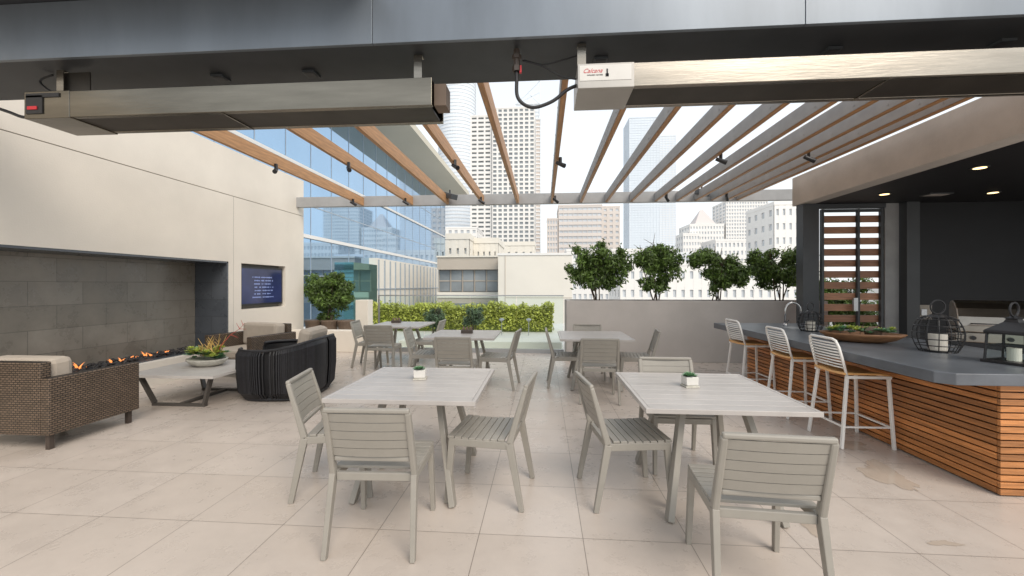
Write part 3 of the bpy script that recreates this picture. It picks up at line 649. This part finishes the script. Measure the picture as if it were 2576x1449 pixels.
for px,py,lb in ((1057,953,'small white pot of green succulent on the front left table'),(1735,972,'small white pot of green succulent on the front right table')):
    x,y,z=fl(px,py,.743); t=thing('succulent_pot',lb,'plant',(x,y,.743),R(8),'table succulents')
    MB().box(-.052,.052,-.052,.052,0,.012).build('tray',m_bowlw,t,bevel=.002); MB().lathe([(.052,.012),(.064,.018),(.066,.075),(.058,.08),(.05,.07)],4,ph=math.pi/4).build('pot',m_white,t,bevel=.004)
    b=MB(); rosettes(b,[(rg.uniform(-.022,.022),rg.uniform(-.022,.022),.078,rg.uniform(.04,.055)) for _ in range(9)],rg); b.build('succulent',m_succ,t)
for px,py,lb in ((1175,838,'small dark caddy on the middle table before the railing'),(997,812,'small dark caddy on the far left table')):
    x,y,z=fl(px,py,.743); t=thing('table_caddy',lb,'caddy',(x,y,.743),0,'dark table caddies')
    MB().box(-.09,.09,-.05,.05,0,.05).build('tray',m_wickd,t,bevel=.003)
    for k in(-1,0,1): MB().lathe([(.02,.02),(.022,.08),(.012,.1)],10,(k*.055,0,0)).build('jar',m_pot,t)
# ---------------------------------------------------------------- lounge
def make_wicker(lb,grp):
    t=thing('wicker_armchair',lb,'armchair',(0,0,0),0,grp); W,D=.46,.42
    b=MB(); b.box(-W+.09,W-.09,-D,-D+.09,.14,.80); b.box(-W,-W+.09,-D,D,.14,.66); b.box(W-.09,W,-D,D,.14,.66); b.box(-W+.09,W-.09,-D+.09,D-.01,.14,.3)
    b.build('woven_frame',m_wick,t,bevel=.012)
    for sx in(-1,1):
        for sy in(-1,1): MB().box(sx*(W-.07)-.02,sx*(W-.07)+.02,sy*(D-.06)-.02,sy*(D-.06)+.02,0,.14).build('leg',m_wickd,t)
    MB().box(-W+.1,W-.1,-D+.10,D+.01,.305,.44).build('seat_cushion',m_cush,t,bevel=.035)
    MB().bar((0,-D+.21,.44),(0,-D+.19,.82),.70,.2,up=(0,1,0)).build('back_cushion',m_cush,t,bevel=.05)
    return t
gw_='brown wicker armchairs by the fireplace'
wa=make_wicker('brown wicker armchair at the left edge, back to the camera',gw_); wa.location=(-4.9,3.83,0)
o=dup(wa,(-4.98,6.75,0),R(166),'brown wicker armchair facing the camera beyond the low lounge table'); o.scale=(1.12,1.05,1.03)
t=thing('rope_armchair','large rounded black rope armchair with beige cushion','armchair',(-3.55,5.56,0),R(6))
def sup(a,rx_,ry_,e=.62):
    c,s=math.cos(a),math.sin(a); return (rx_*math.copysign(abs(c)**e,c), ry_*math.copysign(abs(s)**e,s))
b=MB(); N=150; amin,amax=R(-160),R(160)
def toph(a): return .66+.12*max(0,math.cos(a))**.8
for k in range(N):
    a=amin+(amax-amin)*k/(N-1); x0,y0=sup(a,.47,.49); x1,y1=sup(a,.52,.55); x2,y2=sup(a,.54,.57); zt=toph(a)
    b.tube([(x0*.97,y0*.97,.03),(x1,y1,.12),(x2,y2,.38),(x2,y2,zt-.06),(x1*.98,y1*.98,zt)],.0115,5)
b.build('rope_shell',m_rope,t)
ring=[(amin+(amax-amin)*k/60) for k in range(61)]
MB().tube([(*[c*.99 for c in sup(a,.515,.545)],toph(a)) for a in ring],.02,8).build('top_rim',m_rope,t,smooth=True)
MB().tube([(*sup(a,.45,.47),.03) for a in [2*math.pi*k/48 for k in range(48)]],.025,8,True).build('base_ring',m_rope,t,smooth=True)
vs=[];fs=[]
for i,a in enumerate(ring):
    x,y=sup(a,.48,.51); vs+=[(x*.93,y*.93,.04),(x,y,.3),(x,y,toph(a)-.03)]
for i in range(60):
    for j in(0,1): fs.append((i*3+j,i*3+3+j,i*3+4+j,i*3+1+j))
MB().add(vs,fs).build('inner_lining',m_black,t)
MB().prism([sup(2*math.pi*k/32,.44,.46) for k in range(32)],.2,.46).build('seat_cushion',m_cush,t,bevel=.04)
MB().bar((.22,.12,.46),(.30,.12,.90),.62,.18,up=(1,0,0)).build('back_cushion',m_cush,t,bevel=.06)
t=thing('lounge_table','low square lounge table with pale top before the fireplace','table',(-4.52,5.22,0))
b=MB()
for k in range(6): b.box(-.56,.56,-.53+k*.1767,-.53+(k+1)*.1767-.004,.388,.41)
b.build('tabletop',m_lt,t,bevel=.002)
MB().box(-.58,.58,-.55,-.532,.38,.411).box(-.58,.58,.532,.55,.38,.411).box(-.58,-.562,-.532,.532,.38,.411).box(.562,.58,-.532,.532,.38,.411).build('edge_frame',m_lt,t)
for sy in(-1,1):
    for sx in (-1,1): MB().bar((sx*.47,sy*.44,.385),(sx*.33,sy*.38,.03),.03,.055,up=(0,1,0)).build('leg',m_lleg,t)
MB().box(-.35,.35,-.405,-.355,0,.03).box(-.35,.35,.355,.405,0,.03).box(-.03,.03,-.355,.355,0,.03).box(-.46,.46,-.02,.02,.35,.379).build('base_frame',m_lleg,t)
t=thing('succulent_bowl','white stone bowl of mixed succulents on the lounge table','plant',(-4.55,5.3,.411))
MB().lathe([(.13,0),(.2,.03),(.245,.08),(.25,.1),(.23,.1),(.1,.08)],28,sx=1.05,sy=.8).build('bowl',m_bowlw,t,smooth=True)
b=MB(); rosettes(b,[(rg.uniform(-.2,.2),rg.uniform(-.14,.14),.10+rg.uniform(0,.10),rg.uniform(.06,.11)) for _ in range(34)],rg); b.build('succulents',m_succ,t)
b=MB(); rosettes(b,[(rg.uniform(-.2,.2),rg.uniform(-.14,.14),.14+rg.uniform(0,.12),rg.uniform(.05,.10)) for _ in range(34)],rg); b.build('lime_succulents',m_succg,t)
b=MB()
for k in range(22):
    a=rg.uniform(-.9,.9); d=Vector((math.sin(a)*.7,rg.uniform(-.3,.3),1)).normalized(); p=Vector((rg.uniform(-.05,.16),rg.uniform(-.08,.08),.14)); L=rg.uniform(.10,.30); q=p+d*L*.6
    b.tube([p,q,p+d*L+Vector((rg.uniform(-.07,.07),0,0))],[.007,.006,.002],5); b.tube([q,q+Vector((rg.uniform(-.06,.06),0,.05))],[.004,.002],5)
b.build('yellow_coral_twigs',m_succy,t)
b=MB(); b.tube([(.12,0,.1),(.2,0,.28),(.32,.02,.42),(.45,.02,.5),(.52,.02,.58)],[.006,.005,.004,.003,.002],5)
for p,q in (((.32,.02,.42),(.42,.03,.38)),((.45,.02,.5),(.56,.0,.5)),((.5,.02,.55),(.47,.02,.62)),((.45,.02,.5),(.40,.02,.58))): b.tube([p,q],[.004,.002],5)
b.build('red_branch',m_red,t)
# wet marks
def puddle(cx,cy,rx_,ry_,lb,seed):
    rg=random.Random(seed); ph=[rg.uniform(0,6) for _ in range(6)]; P=[]
    for k in range(72):
        a=2*math.pi*k/72; r=1+.28*math.sin(2*a+ph[0])+.2*math.sin(3*a+ph[1])+.12*math.sin(5*a+ph[2])+.07*math.sin(9*a+ph[3])+.05*math.sin(15*a+ph[4])+.03*math.sin(23*a+ph[5]); P.append((cx+rx_*r*math.cos(a),cy+ry_*r*math.sin(a),.002))
    tag(MB().add(P,[tuple(range(72))]).build('water_stain',m_wet),lb,'stain','wet marks on the tiles')
for px,py,rx_,ry_,lb,sd in ((2230,1195,.12,.28,'long wet patch on the tiles beside the bar',1),(2140,1120,.14,.1,'wet patch on the tiles below the nearest bar stool',2),(2375,1367,.07,.03,'small wet mark on the tiles at the lower right',3),(2045,1330,.04,.14,'narrow wet mark on the tiles behind the nearest chair',4)):
    x,y,z=fl(px,py); puddle(x,y,rx_,ry_,lb,sd)
# ---------------------------------------------------------------- city
GX=-12.0
t=thing('glass_office_building','long blue glass office building with deep flat eave beyond the cream wall','building',(-18,30,-40))
ZT=1.5+.915*12
MB().box(-26,GX,8,50,-40,ZT).build('curtain_wall',m_mir,t,True)
b=MB()
y=8.0
while y<=50.01: b.box(GX,GX+.02,y-.02,y+.02,-6,ZT-.01); y+=2.1
for z in (-5.2,-1.6,2.0,5.6,9.2): b.box(GX,GX+.018,8,50,z-.03,z+.03)
b.build('mullions',m_mull,t,True)
MB().box(GX+.02,GX+.12,8,50.2,7.35,7.5).box(GX+.02,GX+.12,8,50.2,3.9,4.08).build('white_band',m_tw,t,True)
MB().box(-27,-9.1,6,50.6,ZT,ZT+.5).build('eave',m_soff2,t,True)
MB().box(GX+.0,-11.45,27.8,50.1,-6,3.4).build('lower_wing',m_cream,t,True)
b=MB(); y=28.0
while y<50: b.box(-11.45,-11.38,y,y+.12,-6,3.3); y+=1.1
b.box(-11.45,-11.40,27.8,50,1.2,1.28); b.build('panel_fins',m_mull,t,True)
MB().box(GX,-11.4,24.2,27.75,-6,2.9).build('glass_bay',m_teal,t,True)
def block(name,lb,px0,px1,ytop,Y,dep,nx,nz,core,frame,pw=.3,sh=.3,zb=-40,nd=4,cat='building',proud=.4):
    x0=onY(px0,ytop,Y)[0]; x1=onY(px1,ytop,Y)[0]; zt=onY((px0+px1)/2,ytop,Y)[2]; zl=zb
    t=thing(name,lb,cat,((x0+x1)/2,Y+dep/2,zb))
    MB().box(x0+proud,x1-proud,Y+proud,Y+dep-proud,zb,zt-.01).build('glass_core',core,t,True)
    b=MB(); cw=(x1-x0)/nx; ch=(zt-zl)/nz
    for k in range(nx+1):
        c=x0+k*cw; w=pw*cw; a=max(x0,c-w/2); e=min(x1,c+w/2); b.box(a,e,Y,Y+proud,zb,zt)
    for k in range(nz+1):
        c=zl+k*ch; h=sh*ch; b.box(x0,x1,Y+.04,Y+proud,max(zb,c-h/2),min(zt,c+h/2))
    for xa,xb in ((x0,x0+proud),(x1-proud,x1)):
        dw=dep/nd
        for k in range(nd+1):
            c=Y+k*dw; w=pw*dw; b.box(xa,xb,max(Y+.05,c-w/2),min(Y+dep,c+w/2),zb,zt)
        for k in range(nz+1):
            c=zl+k*ch; h=sh*ch; b.box(xa+.03 if xa==x0 else xa,xb if xa==x0 else xb-.03,Y+proud,Y+dep,max(zb,c-h/2),min(zt,c+h/2))
    b.build('facade_grid',frame,t,True)
    MB().box(x0-.1,x1+.1,Y-.1,Y+dep,zt,zt+max(.5,ch*.25)).build('parapet',frame,t,True)
    return t,x0,x1,zt
t=thing('round_tower','pale rounded tower with thin horizontal bands','building',(0,0,-40))
cx,_,_=onY(1140,300,420); rz_=50*420/1042; t.location=(cx,440,-40)
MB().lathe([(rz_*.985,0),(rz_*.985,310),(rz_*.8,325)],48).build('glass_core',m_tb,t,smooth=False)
b=MB()
for k in range(90): b.lathe([(rz_*.98,k*3.6-.5),(rz_,k*3.6-.5),(rz_,k*3.6+.9),(rz_*.98,k*3.6+.9)],48)
b.build('floor_bands',m_tp,t)
block('white_tower','white residential tower with grid of dark windows, its main part',1238,1345,272,300,30,8,54,m_win,m_tw,.36,.40,proud=.5)
block('balcony_tower','narrow white tower wing with dark balconies left of the window grid',1183,1237,292,302,26,3,52,m_win,m_tw,.24,.55,proud=1.2)
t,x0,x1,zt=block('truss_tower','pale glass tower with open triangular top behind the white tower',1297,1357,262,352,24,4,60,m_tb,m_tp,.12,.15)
b=MB(); zt2=onY(1330,205,352)[2]
b.bar((x0,352,zt),(x1,352,zt2),.8,.8).bar((x1,352,zt),(x1,352,zt2),.8,.8).bar((x0,352,zt),(x1,352,(zt+zt2)/2),.5,.5).bar(((x0+x1)/2,352,(zt+zt2)/2),(x1,352,zt),.5,.5).build('truss_top',m_tb,t,True)
block('lift_core','narrow tan lift core at the right side of the white tower',1347,1360,300,310,10,1,60,m_tt,m_tp,.2,.3)
block('slim_tower','slim pinkish tower right of the glass one',1376,1403,552,250,14,4,24,m_winp,m_tt,.4,.4)
block('banded_tower','broad tan tower with horizontal window bands',1405,1515,518,250,30,9,26,m_winp,m_tt,.08,.55)
block('banded_tower','lower tan wing with window bands beside the broad tower',1515,1560,521,262,30,3,26,m_winp,m_tt,.5,.55)
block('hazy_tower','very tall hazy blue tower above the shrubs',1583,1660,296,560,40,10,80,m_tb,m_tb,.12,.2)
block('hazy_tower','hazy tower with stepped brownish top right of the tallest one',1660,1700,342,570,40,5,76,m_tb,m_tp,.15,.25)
t,x0,x1,zt=block('pyramid_roof_tower','pale tower with grey pyramid roof',1735,1822,566,775,60,12,16,m_winp,m_tw,.5,.5,proud=1)
xm=(x0+x1)/2; za=onY(1778,522,775)[2]; b=MB(); w_=(x1-x0)*.33
b.add([(xm-w_,775+5,zt),(xm+w_,780,zt),(xm+w_,825,zt),(xm-w_,825,zt),(xm-3,800,za),(xm+3,800,za)],[(0,1,5,4),(1,2,5),(2,3,4,5),(3,0,4)]).build('roof',m_roofp,t,True)
block('stepped_base','pale shoulder block left of the pyramid roofed tower',1718,1760,590,765,50,6,12,m_winp,m_tw,.5,.5,proud=1)
block('grid_tower','pale tower with dense square window grid at the right',1826,1932,506,775,60,16,30,m_winp,m_tw,.42,.42,proud=1)
block('white_block','white building with few windows beside the dark post',1948,2030,515,150,20,5,14,m_winp,m_tw,.6,.55)
block('low_block','low pale building below the grid tower',1800,1945,606,220,20,14,16,m_winp,m_tw,.5,.5)
block('low_block','low pinkish building left of the low pale one',1700,1800,640,200,20,9,14,m_winp,m_tp,.5,.5)
block('low_block','wide low pale building behind the left shrubs of the planter',1425,1700,632,180,20,20,13,m_winp,m_tw,.5,.5)
block('low_block','low white building right behind the shrubs',1560,2080,668,120,20,24,9,m_winp,m_tw,.6,.6)
x0=onY(1253,640,30)[0]; x1=onY(1425,640,30)[0]; zt=onY(1340,642,30)[2]
t=thing('cream_building','plain sunlit cream building with flat roof beyond the hedge','building',((x0+x1)/2,36,-40))
MB().box(x0,x1+.4,30,44,-40,zt).build('wall',m_cream,t,True); MB().box(x0-.06,x1+.46,29.94,44,zt,zt+.16).build('parapet',m_tw,t,True)
MB().box(x0+.5,x0+.54,29.97,30,-10,zt).box(x0+.54,x1+.4,29.975,30,.6,.63).build('joint',m_beige,t,True)
x0=onY(1100,645,33)[0]; x1=onY(1253,645,33)[0]-.02; zt=onY(1180,647,33)[2]; wz1=onY(1180,678,33)[2]; wz0=onY(1180,735,33)[2]
t=thing('beige_building','beige office block with a band of windows beyond the hedge','building',((x0+x1)/2,38,-40))
MB().box(x0,x1,33,44,wz1,zt).box(x0,x1,33.6,44,wz0,wz1).box(x0,x1,33,44,-40,wz0).build('wall',m_beige,t,True)
MB().box(x0-.05,x1,32.9,44,zt,zt+.12).box(x0,x1,32.93,33.0,wz0-.45,wz0+.0).build('parapet',m_cream,t,True)
for k in range(5):
    a=x0+(x1-x0)*k/5+.06; e=x0+(x1-x0)*(k+1)/5-.06; f=MB().box(a,e,33.45,33.5,wz0+.05,wz1-.05).build('window',m_win,t,True)
    MB().box(a-.06,a,33.4,33.52,wz0,wz1).box(a,e,33.4,33.449,(wz0+wz1)/2-.04,(wz0+wz1)/2+.04).build('frame',m_beige,f,True)
MB().box(x0+.1,x1-.1,32.97,32.999,wz0-2.2,wz0-.9).build('window',m_win,t,True)
for px0,px1,yt,Y,lb in ((1085,1180,602,60,'cream roof block above the beige office, left one'),(1182,1253,612,64,'cream roof block above the beige office, right one'),(1253,1345,618,90,'pale roof block above the cream building')):
    block('roof_block',lb,px0,px1,yt,Y,10,5,14,m_winp,m_cream,.7,.75)
block('plain_office','pale office behind the roof blocks',1095,1200,575,200,20,7,22,m_winp,m_tw,.5,.5)
